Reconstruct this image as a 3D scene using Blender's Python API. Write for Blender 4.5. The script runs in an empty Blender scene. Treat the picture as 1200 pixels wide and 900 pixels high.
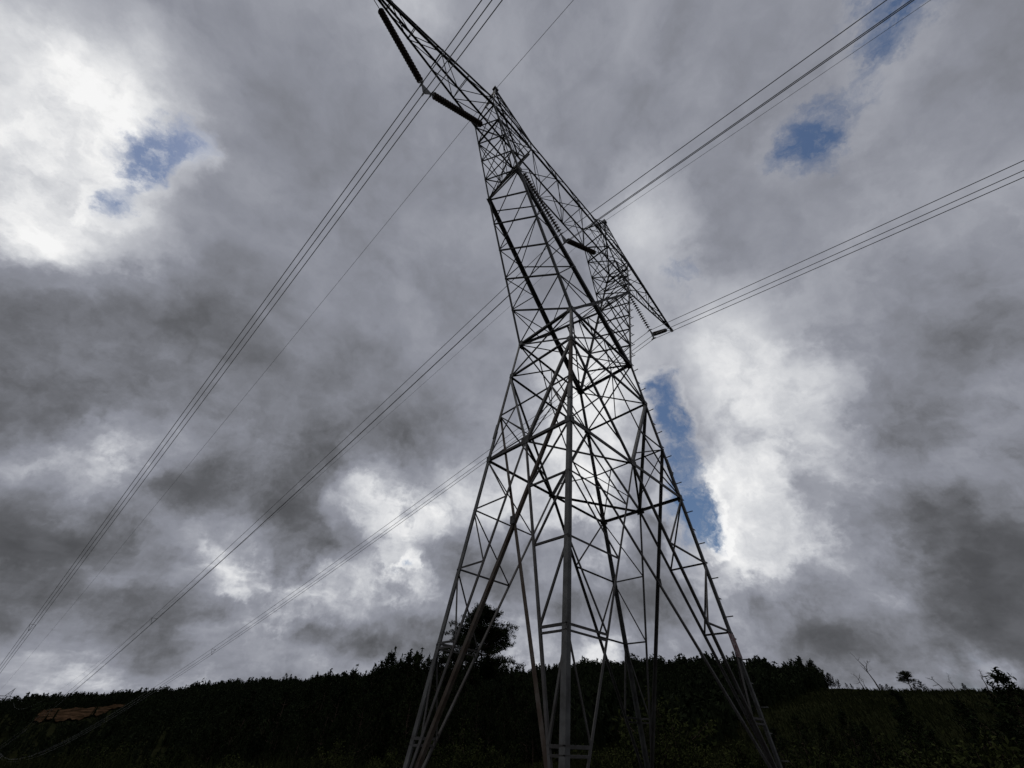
import bpy, math, random
import numpy as np
from mathutils import Vector, Matrix

R = math.radians
rng = np.random.default_rng(7)
random.seed(7)
scene = bpy.context.scene
C = scene.collection

# ---------------------------------------------------------------- camera
S = 1.15                     # metres per solver unit
ZG = 10.12                   # solver z of the ground under the tower (negated)
YAW, PITCH, ROLL, FPX = 0.809524, 0.731464, 0.0468143, 462.19
CAMU = Vector((-7.12286, -4.68740, -8.77071))

def W(x, y, z):              # solver units (tower axis frame, waist at 0) -> metres
    return Vector((x * S, y * S, (z + ZG) * S))

CAMP = W(*CAMU)
_f = Vector((math.cos(PITCH) * math.cos(YAW), math.cos(PITCH) * math.sin(YAW), math.sin(PITCH)))
_r = Vector((math.sin(YAW), -math.cos(YAW), 0))
_u = _r.cross(_f)
CR = _r * math.cos(ROLL) + _u * math.sin(ROLL)
CU = -_r * math.sin(ROLL) + _u * math.cos(ROLL)
cam_d = bpy.data.cameras.new('camera')
cam = bpy.data.objects.new('camera', cam_d)
C.objects.link(cam)
m = Matrix((CR, CU, -_f)).transposed().to_4x4()
m.translation = CAMP
cam.matrix_world = m
cam_d.sensor_width = 36
cam_d.lens = FPX / 1200 * 36
cam_d.clip_start = 0.05
cam_d.clip_end = 9000
scene.camera = cam
scene.render.resolution_x, scene.render.resolution_y = 1024, 768
scene.view_settings.view_transform = 'Standard'
scene.view_settings.look = 'None'
scene.view_settings.exposure = 0
scene.view_settings.gamma = 1

def pix(u, v):               # direction of a photograph pixel (1200 x 900)
    d = CR * ((u - 600) / FPX) + CU * (-(v - 450) / FPX) + _f
    return d.normalized()

# ---------------------------------------------------------------- sky
SUN_AZ, SUN_EL = R(108), R(70)
world = bpy.data.worlds.new('World')
scene.world = world
world.use_nodes = True
nt = world.node_tree
nt.nodes.clear()

class G:                     # small helper for node graphs
    def __init__(s, nt): s.nt = nt
    def n(s, t, **k):
        o = s.nt.nodes.new(t)
        for a, b in k.items(): setattr(o, a, b)
        return o
    def set(s, sock, v):
        if hasattr(v, 'is_output') or isinstance(v, bpy.types.NodeSocket): s.nt.links.new(v, sock)
        else: sock.default_value = v
    def m(s, op, a, b=0.0, c=0.0, clamp=False):
        o = s.n('ShaderNodeMath', operation=op, use_clamp=clamp)
        s.set(o.inputs[0], a); s.set(o.inputs[1], b); s.set(o.inputs[2], c)
        return o.outputs[0]
    def v(s, op, a, b=(0, 0, 0), sc=None):
        o = s.n('ShaderNodeVectorMath', operation=op)
        s.set(o.inputs[0], a); s.set(o.inputs[1], b)
        if sc is not None: s.set(o.inputs['Scale'], sc)
        return o.outputs['Value'] if op in ('DISTANCE', 'DOT_PRODUCT', 'LENGTH') else o.outputs['Vector']
    def mr(s, x, a, b, c=0.0, d=1.0, interp='SMOOTHSTEP'):
        o = s.n('ShaderNodeMapRange', interpolation_type=interp)
        for i, q in enumerate((x, a, b, c, d)): s.set(o.inputs[i], q)
        return o.outputs[0]
    def noise(s, vec, scale, detail=6, rough=.55, dist=0.0, lac=2.0):
        o = s.n('ShaderNodeTexNoise')
        s.set(o.inputs['Vector'], vec)
        o.inputs['Scale'].default_value = scale; o.inputs['Detail'].default_value = detail
        o.inputs['Roughness'].default_value = rough; o.inputs['Distortion'].default_value = dist
        o.inputs['Lacunarity'].default_value = lac
        return o
    def ramp(s, x, stops):
        o = s.n('ShaderNodeValToRGB')
        e = o.color_ramp.elements
        while len(e) < len(stops): e.new(.5)
        for q, (p, c) in zip(e, stops): q.position = p; q.color = tuple(c) + (1,) if len(c) == 3 else c
        s.set(o.inputs[0], x)
        return o.outputs[0]
    def mix(s, f, a, b):
        o = s.n('ShaderNodeMix', data_type='RGBA')
        s.set(o.inputs[0], f); s.set(o.inputs[6], a); s.set(o.inputs[7], b)
        return o.outputs[2]

g = G(nt)
tc = g.n('ShaderNodeTexCoord')
D0 = tc.outputs['Generated']
sep = g.n('ShaderNodeSeparateXYZ'); nt.links.new(D0, sep.inputs[0])
den = g.m('ADD', g.m('MAXIMUM', sep.outputs[2], 0.0), 0.34)
cmb = g.n('ShaderNodeCombineXYZ')
g.set(cmb.inputs[0], g.m('DIVIDE', sep.outputs[0], den)); g.set(cmb.inputs[1], g.m('DIVIDE', sep.outputs[1], den))
g.set(cmb.inputs[2], 1.7)
P = cmb.outputs[0]           # position on the cloud layer
warp = g.noise(P, 1.5, 5, .6)
wv = g.v('SUBTRACT', warp.outputs['Color'], (.5, .5, .5))
warp2 = g.noise(D0, 9.0, 6, .62)
wv2 = g.v('SUBTRACT', warp2.outputs['Color'], (.5, .5, .5))
DW = g.v('ADD', g.v('ADD', D0, g.v('SCALE', wv, sc=.11)), g.v('SCALE', wv2, sc=.13))
PW = g.v('ADD', P, g.v('SCALE', wv, sc=.55))

def blobs(lst):
    acc = 0.0
    for u, v, rp, w in lst:
        c = pix(u, v)
        rad = .5 * ((pix(u + rp, v) - c).length + (pix(u, v + rp) - c).length)
        b = g.mr(g.v('DISTANCE', DW, tuple(c)), 0.0, rad * 1.25, w * (.8 if w < 0 else 1), 0.0)
        acc = b if acc == 0.0 else g.m('ADD', acc, b)
    return acc

# bright (+) and dark (-) cloud masses, in display units
LUM = [
       (30, 60, 180, 0.176), (20, 190, 170, 0.176), (110, 260, 120, 0.176), (170, 150, 90, 0.106), (60, 295, 90, 0.123), (190, 300, 60, 0.088), (238, 185, 36, 0.176), (130, 110, 110, 0.141),
       (200, 60, 70, 0.053), (480, -5, 60, 0.14), (340, 150, 140, -0.05), (560, 560, 80, 0.08), (660, 600, 110, 0.18), (690, 430, 95, 0.3), (700, 520, 95, 0.28), (610, 700, 80, 0),
       (600, 765, 60, 0.24), (700, 765, 60, 0.2), (790, 750, 60, 0.14), (760, 275, 90, 0.22), (840, 400, 110, 0.2), (900, 480, 130, 0.22), (930, 590, 120, 0.3), (875, 655, 70, 0.3),
       (870, 570, 60, 0.2), (960, 350, 90, 0.12), (830, 705, 45, 0.26), (1060, 480, 150, 0.03), (1120, 560, 150, -0.072), (1080, 690, 150, -0.204), (960, 740, 90, -0.192), (1170, 660, 130, -0.18),
       (1150, 785, 45, 0.14), (1040, 250, 110, 0.07), (1130, 330, 150, -0.03), (560, 300, 160, -0.05), (420, 250, 130, -0.04), (620, 160, 130, -0.02), (740, 640, 60, -0.04), (15, 548, 70, 0.181),
       (115, 548, 61, 0.16), (128, 572, 54, 0.16), (155, 592, 48, 0.128), (205, 615, 58, 0.118), (250, 638, 58, 0.107), (272, 675, 58, 0.171), (262, 700, 42, 0.107), (318, 672, 58, 0.16),
       (345, 688, 61, 0.16), (375, 695, 54, 0.149), (398, 682, 51, 0.121), (412, 702, 48, 0.13), (432, 592, 61, 0.149), (405, 583, 48, 0.13), (445, 568, 54, 0.102), (452, 650, 61, 0.167),
       (478, 630, 64, 0.158), (505, 600, 70, 0.13), (500, 700, 64, 0.149), (530, 680, 86, 0.139), (435, 722, 42, 0.121), (360, 786, 48, 0.149), (235, 782, 64, 0.149), (60, 785, 80, 0.149),
       (130, 790, 70, 0.128), (545, 560, 96, 0.046), (230, 570, 54, -0.192), (340, 615, 78, -0.216), (400, 640, 45, -0.168), (90, 640, 115, -0.216), (200, 690, 55, -0.144), (380, 745, 74, -0.288),
       (440, 755, 45, -0.192), (140, 740, 74, -0.144), (330, 540, 74, -0.096), (60, 470, 125, -0.144), (120, 400, 170, -0.168), (330, 420, 190, -0.12), (250, 470, 70, -0.096), (440, 500, 90, -0.048),
]
GAP = [(214, 172, 54, 1.35), (168, 198, 46, 1.05), (135, 245, 42, .9), (45, 165, 44, .60), (80, 50, 40, .35), (1050, 25, 66, .70), (1018, 85, 56, .56), (968, 148, 68, .70), (935, 190, 54, .60), (800, 330, 44, .60), (1060, -30, 70, .4),
       (768, 462, 38, 1.1), (786, 500, 38, 1.05), (806, 545, 44, 1.0), (800, 590, 40, .85), (830, 615, 44, 1.2), (800, 655, 34, .7), (845, 635, 24, .8), (482, 658, 20, .9), (915, 415, 26, .30),
       (1150, 800, 60, .22), (900, 270, 60, .20), (705, 350, 30, .3)]
def billow(vec, scale, detail=4.0, rough=.5):
    o = g.n('ShaderNodeTexVoronoi', feature='F1', normalize=True)
    g.set(o.inputs['Vector'], vec); o.inputs['Scale'].default_value = scale
    o.inputs['Detail'].default_value = detail; o.inputs['Roughness'].default_value = rough
    return g.m('SUBTRACT', 1.0, o.outputs['Distance'])
big = g.noise(PW, .85, 9, .56).outputs['Fac']
med = g.noise(PW, 2.2, 9, .56).outputs['Fac']
med_s = g.noise(g.v('ADD', PW, (.035, -.055, .02)), 2.2, 5, .5).outputs['Fac']    # the same cloud a step towards the sun
puff = g.noise(DW, 8.5, 9, .60).outputs['Fac']
DB = g.v('ADD', D0, g.v('SCALE', wv2, sc=.16))
cau = billow(DB, 7.0, 4.0, .55)
lum0 = blobs(LUM)
low = g.mr(sep.outputs[2], .82, .30, .22, 1.0)                  # the decks overhead are smoother
# optical thickness of the grey deck
tau = g.m('SUBTRACT', .36, g.m('MULTIPLY', lum0, 1.9))
tau = g.m('ADD', tau, g.m('MULTIPLY', g.m('SUBTRACT', big, .5), 1.1))
tau = g.m('ADD', tau, g.m('MULTIPLY', low, g.m('ADD', g.m('MULTIPLY', g.m('SUBTRACT', cau, .62), 1.3), g.m('MULTIPLY', g.m('SUBTRACT', med, .5), 1.9))))
tau = g.m('ADD', tau, g.m('MULTIPLY', g.m('SUBTRACT', puff, .5), g.m('ADD', .35, g.m('MULTIPLY', low, .65))))
alpha = g.mr(g.m('MULTIPLY', tau, g.m('ADD', .8, g.m('MULTIPLY', low, .45))), -.26, .32)
grey = g.m('SUBTRACT', .582, g.mr(tau, .10, 1.05, 0.0, .25))
grey = g.m('ADD', grey, g.m('MULTIPLY', g.m('SUBTRACT', med, med_s), .42))
grey = g.m('ADD', grey, g.m('MULTIPLY', g.m('SUBTRACT', puff, .5), .07))
white = g.m('ADD', .835, g.m('MULTIPLY', g.m('SUBTRACT', puff, .5), .75))
white = g.m('ADD', white, g.m('MULTIPLY', g.m('SUBTRACT', cau, .66), .25))
white = g.m('ADD', white, g.m('MULTIPLY', g.m('MINIMUM', tau, 0.0), -.22))
lum = g.m('ADD', g.m('MULTIPLY', grey, alpha), g.m('MULTIPLY', white, g.m('SUBTRACT', 1.0, alpha)))
gap0 = blobs(GAP)
wisp = g.noise(DW, 24.0, 8, .66).outputs['Fac']
gapn = g.m('ADD', gap0, g.m('ADD', g.m('MULTIPLY', g.m('SUBTRACT', puff, .5), 2.0), g.m('MULTIPLY', g.m('SUBTRACT', .62, cau), .9)))
gapn = g.m('ADD', gapn, g.m('MULTIPLY', g.m('SUBTRACT', wisp, .5), 1.1))
gap = g.m('MULTIPLY', g.mr(gapn, .22, .92), g.mr(g.m('ADD', wisp, g.m('MULTIPLY', gap0, -.12)), .32, .62, 1.0, .45))
gap = g.m('MULTIPLY', gap, g.mr(gap0, .0, .15))
rim = g.m('MULTIPLY', g.m('MULTIPLY', g.mr(gap0, .03, .30), low), .13)      # thin cloud round a break is bright
lum = g.m('ADD', lum, rim)
lum = g.m('MINIMUM', g.m('MAXIMUM', lum, .27), .965)
lin = g.m('POWER', lum, 2.25)
tint = g.ramp(lum, [(0.25, (.975, 1.0, 1.08)), (.38, (.97, 1.0, 1.10)), (.55, (.96, 1.0, 1.16)), (.8, (.98, 1.0, 1.05)), (.95, (1, 1, 1))])
cc = g.n('ShaderNodeVectorMath', operation='SCALE'); nt.links.new(tint, cc.inputs[0]); nt.links.new(lin, cc.inputs['Scale'])
sky = g.n('ShaderNodeTexSky', sky_type='NISHITA')
sky.sun_disc = False; sky.sun_elevation = SUN_EL; sky.sun_rotation = R(90) - SUN_AZ
sky.air_density = 1.0; sky.dust_density = .6; sky.ozone_density = 3.0
b1 = g.n('ShaderNodeBackground'); nt.links.new(sky.outputs[0], b1.inputs[0]); b1.inputs[1].default_value = .075
b2 = g.n('ShaderNodeBackground'); nt.links.new(cc.outputs[0], b2.inputs[0]); b2.inputs[1].default_value = 1.0
mx = g.n('ShaderNodeMixShader'); nt.links.new(gap, mx.inputs[0]); nt.links.new(b2.outputs[0], mx.inputs[1]); nt.links.new(b1.outputs[0], mx.inputs[2])
wo = g.n('ShaderNodeOutputWorld'); nt.links.new(mx.outputs[0], wo.inputs[0])

sun_d = bpy.data.lights.new('sun', 'SUN')
sun_d.energy = .5; sun_d.angle = R(20); sun_d.color = (1, .96, .9)
sun = bpy.data.objects.new('sun', sun_d); C.objects.link(sun)
sdir = Vector((math.cos(SUN_EL) * math.cos(SUN_AZ), math.cos(SUN_EL) * math.sin(SUN_AZ), math.sin(SUN_EL)))
sun.rotation_euler = sdir.to_track_quat('Z', 'Y').to_euler()
sun.location = (0, 0, 60)

# ---------------------------------------------------------------- materials
def mat(name, build):
    M = bpy.data.materials.new(name); M.use_nodes = True
    t = M.node_tree; h = G(t)
    bs = t.nodes['Principled BSDF']
    build(h, bs)
    return M

def two_tone(c1, c2, scale, rough=.7, metal=0.0, spec=.3, lo=.35, hi=.65, bump=0.0, det=6, c3=None):
    def b(h, bs):
        co = h.n('ShaderNodeTexCoord').outputs['Object']
        f = h.noise(co, scale, det, .6).outputs['Fac']
        st = [(lo, c1), (hi, c2)]
        if c3: st = [(lo, c1), ((lo + hi) / 2, c2), (hi, c3)]
        h.set(bs.inputs['Base Color'], h.ramp(f, st))
        bs.inputs['Roughness'].default_value = rough; bs.inputs['Metallic'].default_value = metal
        bs.inputs['Specular IOR Level'].default_value = spec
        if bump:
            bp = h.n('ShaderNodeBump'); bp.inputs['Strength'].default_value = bump
            h.set(bp.inputs['Height'], f); h.set(bs.inputs['Normal'], bp.outputs[0])
    return b

M_STEEL = mat('galvanised_steel', two_tone((.055, .052, .048), (.10, .10, .097), 5.0, .6, .05, .25, .3, .7, c3=(.14, .138, .13)))
M_STEEL2 = mat('weathered_steel', two_tone((.045, .037, .031), (.075, .07, .066), 3.0, .65, .1, .3, .32, .68, c3=(.11, .105, .10)))
M_STEEL3 = mat('backlit_dark_steel', two_tone((.026, .024, .022), (.045, .043, .041), 4.0, .7, .05, .2, .3, .7, c3=(.065, .062, .058)))  # same steel, with the backlit darkness of the upper lattice put into its colour
M_RUST = mat('rusty_steel', two_tone((.055, .036, .027), (.08, .060, .046), 4.0, .8, .05, .2, .3, .62, c3=(.11, .095, .082)))
M_CABLE = mat('aluminium_cable', two_tone((.30, .30, .305), (.42, .42, .42), 2.0, .45, .5))
M_GLASS = mat('insulator_porcelain', two_tone((.035, .02, .016), (.07, .04, .03), 6.0, .25, 0, .5))
M_CONC = mat('concrete', two_tone((.25, .24, .22), (.38, .37, .34), 3.0, .9, 0, .2, bump=.3))
M_BARK = mat('bark', two_tone((.045, .03, .022), (.11, .08, .06), 2.0, .95, 0, .1, bump=.5))
M_DEAD = mat('dead_wood', two_tone((.08, .07, .06), (.16, .15, .13), 2.0, .95, 0, .1))

def leaf(c1, c2, sc=.6):
    def b(h, bs):
        co = h.n('ShaderNodeTexCoord').outputs['Object']
        f = h.noise(co, sc, 4, .6).outputs['Fac']
        oi = h.n('ShaderNodeObjectInfo').outputs['Random']
        f2 = h.m('ADD', f, h.m('MULTIPLY', h.m('SUBTRACT', oi, .5), .25))
        h.set(bs.inputs['Base Color'], h.ramp(f2, [(.3, c1), (.7, c2)]))
        bs.inputs['Roughness'].default_value = .95; bs.inputs['Specular IOR Level'].default_value = .02
    return b
M_PINE = mat('pine_needles', leaf((.008, .012, .006), (.022, .030, .012)))
M_PINE_FAR = mat('forest_foliage', leaf((.007, .010, .006), (.018, .024, .011), .03))
M_BUSH = mat('shrub_leaves', leaf((.012, .017, .006), (.055, .062, .020), .9))
M_GRASS = mat('grass_blades', leaf((.014, .018, .006), (.034, .036, .014), .15))

def link(o): C.objects.link(o); return o

def tag(o, label=None, cat=None, group=None, kind=None):
    for k, v in (('label', label), ('category', cat), ('group', group), ('kind', kind)):
        if v: o[k] = v
    return o

def empty(name, loc=(0, 0, 0), label=None, cat=None, group=None):
    o = bpy.data.objects.new(name, None); link(o); o.location = loc
    o.empty_display_size = .2
    return tag(o, label, cat, group)

def mesh_np(name, V, F, material, smooth=False):
    """V (n,3); F (m,k) with one face size"""
    me = bpy.data.meshes.new(name)
    V = np.asarray(V, np.float32); F = np.asarray(F, np.int32)
    n, k = F.shape
    me.vertices.add(len(V)); me.vertices.foreach_set('co', V.ravel())
    me.loops.add(n * k); me.loops.foreach_set('vertex_index', F.ravel())
    me.polygons.add(n)
    me.polygons.foreach_set('loop_start', np.arange(0, n * k, k, dtype=np.int32))
    me.polygons.foreach_set('loop_total', np.full(n, k, np.int32))
    if smooth: me.polygons.foreach_set('use_smooth', np.ones(n, bool))
    me.update(calc_edges=True)
    me.materials.append(material)
    return me

def mesh_py(name, V, F, material, smooth=False):
    me = bpy.data.meshes.new(name)
    me.from_pydata([tuple(v) for v in V], [], F)
    me.materials.append(material)
    if smooth:
        for p in me.polygons: p.use_smooth = True
    return me

def ob(name, me, parent=None):
    o = bpy.data.objects.new(name, me); link(o)
    if parent: o.parent = parent
    return o

def tube(pts, rads, n=6, close=True):
    """swept tube through points; returns V, F(quads)"""
    pts = [Vector(p) for p in pts]
    V = []; F = []
    ref = Vector((0, 0, 1))
    for i, p in enumerate(pts):
        t = (pts[min(i + 1, len(pts) - 1)] - pts[max(i - 1, 0)]).normalized()
        a = t.cross(ref if abs(t.z) < .95 else Vector((1, 0, 0))).normalized()
        b = t.cross(a)
        for k in range(n):
            w = 2 * math.pi * k / n
            V.append(p + (a * math.cos(w) + b * math.sin(w)) * rads[i])
    for i in range(len(pts) - 1):
        for k in range(n):
            F.append((i * n + k, i * n + (k + 1) % n, (i + 1) * n + (k + 1) % n, (i + 1) * n + k))
    return V, F

# ---------------------------------------------------------------- terrain
AZ = [-180, -120, -60, -20, -1.3, 6, 11, 12, 13, 21, 29, 37, 43, 52, 60, 66, 70, 74, 81, 86, 90, 100, 130, 180]
EL = [3.0, 3.5, 4.0, 4.4, 4.61, 4.76, 4.85, 4.9, 5.0, 5.9, 5.85, 5.6, 5.0, 4.5, 3.9, 3.4, 2.8, 2.5, 1.35, .75, .15, .1, 1.5, 3.0]   # ground skyline
DD = [500, 400, 350, 300, 280, 280, 300, 300, 310, 470, 560, 600, 600, 560, 540, 560, 600, 620, 650, 680, 700, 740, 700, 500]
VV = [0, 0, 0, 2, 2, 2, 2, 3, 3, 5, 5, 6, 8, 10, 14, 18, 22, 25, 31, 36, 38, 38, 20, 0]
R1 = [60, 60, 60, 40, 35, 35, 35, 40, 40, 60, 60, 60, 70, 80, 120, 160, 190, 210, 230, 240, 240, 240, 150, 60]
EYE = CAMP.z

def ground_h(x, y):
    x = np.asarray(x, float); y = np.asarray(y, float)
    dx, dy = x - CAMP.x, y - CAMP.y
    r = np.hypot(dx, dy)
    az = np.degrees(np.arctan2(dy, dx))
    el, D, V, r1 = (np.interp(az, AZ, q) for q in (EL, DD, VV, R1))
    H = D * np.tan(np.radians(el)) + EYE
    t = np.clip((r - r1) / (D - r1), 0, 1)
    s = .45 * t + .55 * t * t * (3 - 2 * t)
    h = H * s
    h = h - V * np.exp(-((r - 190) / 105) ** 2) * np.clip((r - 25) / 40, 0, 1)
    over = np.clip((r - D), 0, None)
    h = h + np.where(r > D, -over * .02, 0)
    lump = (np.sin(x * .061 + 1.3) * np.cos(y * .053) * .8 + np.sin(x * .021 - y * .027) * 1.2) * np.clip((r - 40) / 120, 0, 1)
    return h + lump + np.where(r < 45, .05 * np.sin(x * .9) * np.sin(y * .8), 0)

# brown clearing on the far left slope, described in azimuth and distance from the hill's own contour
def in_clearing(x, y, grow=0.0):
    dx, dy = np.asarray(x) - CAMP.x, np.asarray(y) - CAMP.y
    r = np.hypot(dx, dy); az = np.degrees(np.arctan2(dy, dx))
    h = ground_h(x, y)
    el = np.degrees(np.arctan2(h - EYE, r))
    top = np.interp(az, [82.0, 84, 87.3], [1.0, .62, .30])
    bot = np.interp(az, [82.0, 83.5, 85, 87.3], [.85, .1, -.3, -.42])
    wob = .09 * np.sin(az * 5.1 + 1.0) + .04 * np.sin(az * 13.0)
    top = top + wob * .5; bot = bot + wob
    return (az > 82 - grow + wob * 2) & (az < 87.3 + grow) & (r > 330) & (el > bot - grow * .3) & (el < top)

nr, na = 150, 540
rr = np.concatenate([[0.0], np.geomspace(3, 760, nr - 12), np.geomspace(820, 5000, 11)])
aa = np.linspace(-np.pi, np.pi, na, endpoint=False)
RR, AA = np.meshgrid(rr, aa, indexing='ij')
X = CAMP.x + RR * np.cos(AA); Y = CAMP.y + RR * np.sin(AA)
Z = ground_h(X, Y)
V = np.stack([X, Y, Z], -1).reshape(-1, 3)
i = np.arange(nr - 1)[:, None] * na; j = np.arange(na)[None]; j2 = (j + 1) % na
F = np.stack([i + j, i + na + j, i + na + j2, i + j2], -1).reshape(-1, 4)

def ground_mat(h, bs):
    co = h.n('ShaderNodeNewGeometry').outputs['Position']
    a = h.noise(co, .05, 8, .65).outputs['Fac']
    b = h.noise(co, 1.2, 6, .7).outputs['Fac']
    f = h.m('ADD', h.m('MULTIPLY', a, .6), h.m('MULTIPLY', b, .4))
    h.set(bs.inputs['Base Color'], h.ramp(f, [(.36, (.008, .010, .005)), (.5, (.016, .018, .008)), (.64, (.028, .027, .013))]))
    bs.inputs['Roughness'].default_value = 1.0; bs.inputs['Specular IOR Level'].default_value = .0
    bp = h.n('ShaderNodeBump'); bp.inputs['Strength'].default_value = .6; bp.inputs['Distance'].default_value = .3
    h.set(bp.inputs['Height'], b); h.set(bs.inputs['Normal'], bp.outputs[0])
M_GROUND = mat('grassy_ground', ground_mat)
ground = ob('ground', mesh_np('ground', V, F, M_GROUND, True))
tag(ground, kind='structure')
# clearing: its own sheet just above the ground
def soil_mat(h, bs):
    co = h.n('ShaderNodeNewGeometry').outputs['Position']
    f = h.noise(co, .16, 10, .78).outputs['Fac']
    h.set(bs.inputs['Base Color'], h.ramp(f, [(.40, (.010, .009, .005)), (.50, (.040, .023, .013)), (.60, (.085, .052, .031))]))
    bs.inputs['Roughness'].default_value = 1.0; bs.inputs['Specular IOR Level'].default_value = 0.0
M_SOIL = mat('bare_brown_soil', soil_mat)
az = np.radians(np.linspace(81.6, 87.7, 260)); rs = np.linspace(330, 780, 420)
RR, AA = np.meshgrid(rs, az, indexing='ij')
X = CAMP.x + RR * np.cos(AA); Y = CAMP.y + RR * np.sin(AA); Z = ground_h(X, Y) + .9
keep = in_clearing(X, Y)
i, j = np.meshgrid(np.arange(len(rs) - 1), np.arange(len(az) - 1), indexing='ij')
ok = keep[:-1, :-1] & keep[1:, :-1] & keep[:-1, 1:] & keep[1:, 1:]
i, j = i[ok], j[ok]; n = len(az)
if len(i):
    cl = ob('cleared_field', mesh_np('cleared_field', np.stack([X, Y, Z], -1).reshape(-1, 3), np.stack([i * n + j, (i + 1) * n + j, (i + 1) * n + j + 1, i * n + j + 1], -1), M_SOIL, True))
    tag(cl, kind='structure')

# ---------------------------------------------------------------- the transmission tower
HX0, HY0, BX, BY = 1.5, .99540, .16650, .03827
ZA, ZB, ZL2 = -4.22, -2.897, -1.453
FOOT_NL, FOOT_RF = -9.95, -9.70
EX, EY, EZ = 3.565, .800, 6.221
CX, CY, CZ = 5.0, .60, 10.65          # crossarm bottom chord at the outer leg
TY, TZ = .45, 12.15                   # crossarm top chord
TIPX, TIPZ = 10.94, 10.62
PX, PZ = 4.8, 15.87
IX = 2.68                             # inner window leg meets the bridge

def leg(sx, sy, z):                   # a point on a body leg
    return Vector((sx * (HX0 - BX * z), sy * (HY0 - BY * z), z))

class Tower:
    def __init__(s, root=None, k=.62): s.k = k; s.root = root; s.V = []; s.F = []; s.mats = []
    def bar(s, name, p, q, a, e1, e2, material, t=None, center=True):
        """L-section from p to q (solver units); flanges along e1 and e2 of width a"""
        p, q = Vector(p), Vector(q); a = a * s.k
        ax = (q - p).normalized()
        e1 = (e1 - ax * e1.dot(ax)).normalized()
        e2 = (e2 - ax * e2.dot(ax)); e2 = (e2 - e1 * e2.dot(e1)).normalized()
        t = t or max(a * .12, .008)
        o = e1 * (-a / 2) if center else Vector((0, 0, 0))
        prof = [(0, 0), (a, 0), (a, t), (t, t), (t, a), (0, a)]
        pts = [base + o + e1 * x + e2 * y for base in (p, q) for x, y in prof]
        F = [(5, 4, 3, 2, 1, 0), (6, 7, 8, 9, 10, 11)] + [(k, (k + 1) % 6, 6 + (k + 1) % 6, 6 + k) for k in range(6)]
        pts = [W(*v) for v in pts]
        if s.root is None:
            b = len(s.V); s.V += pts; s.F += [tuple(b + k for k in f) for f in F]; return
        o_ = pts[0].copy()
        me = mesh_py(name, [v - o_ for v in pts], F, material)
        ob_ = ob(name, me, s.root); ob_.location = o_ - s.root.location
        return ob_
    def brace(s, name, p, q, a, n, material=None, flip=1):
        p, q, n = Vector(p), Vector(q), Vector(n)
        ax = (q - p).normalized()
        e1 = ax.cross(n).normalized() * flip
        return s.bar(name, p, q, a * (1.18 if min(p.z, q.z) > -.1 else 1), e1, -n, material or (M_STEEL3 if min(p.z, q.z) > -4.0 else M_STEEL2))  # upper braces default to the steel coloured dark as if backlit
    def box(s, name, c, ex, ey, ez, material):
        c, ex, ey, ez = map(Vector, (c, ex, ey, ez))
        pts = [W(*(c + ex * i + ey * j + ez * k)) for i in (-1, 1) for j in (-1, 1) for k in (-1, 1)]
        F = [(0, 1, 3, 2), (4, 6, 7, 5), (0, 4, 5, 1), (2, 3, 7, 6), (0, 2, 6, 4), (1, 5, 7, 3)]
        if s.root is None:
            b = len(s.V); s.V += pts; s.F += [tuple(b + k for k in f) for f in F]; return
        o_ = W(*c)
        me = mesh_py(name, [v - o_ for v in pts], F, material)
        ob_ = ob(name, me, s.root); ob_.location = o_ - s.root.location
        return ob_

def lerp(a, b, t): return Vector(a).lerp(Vector(b), t)

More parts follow.
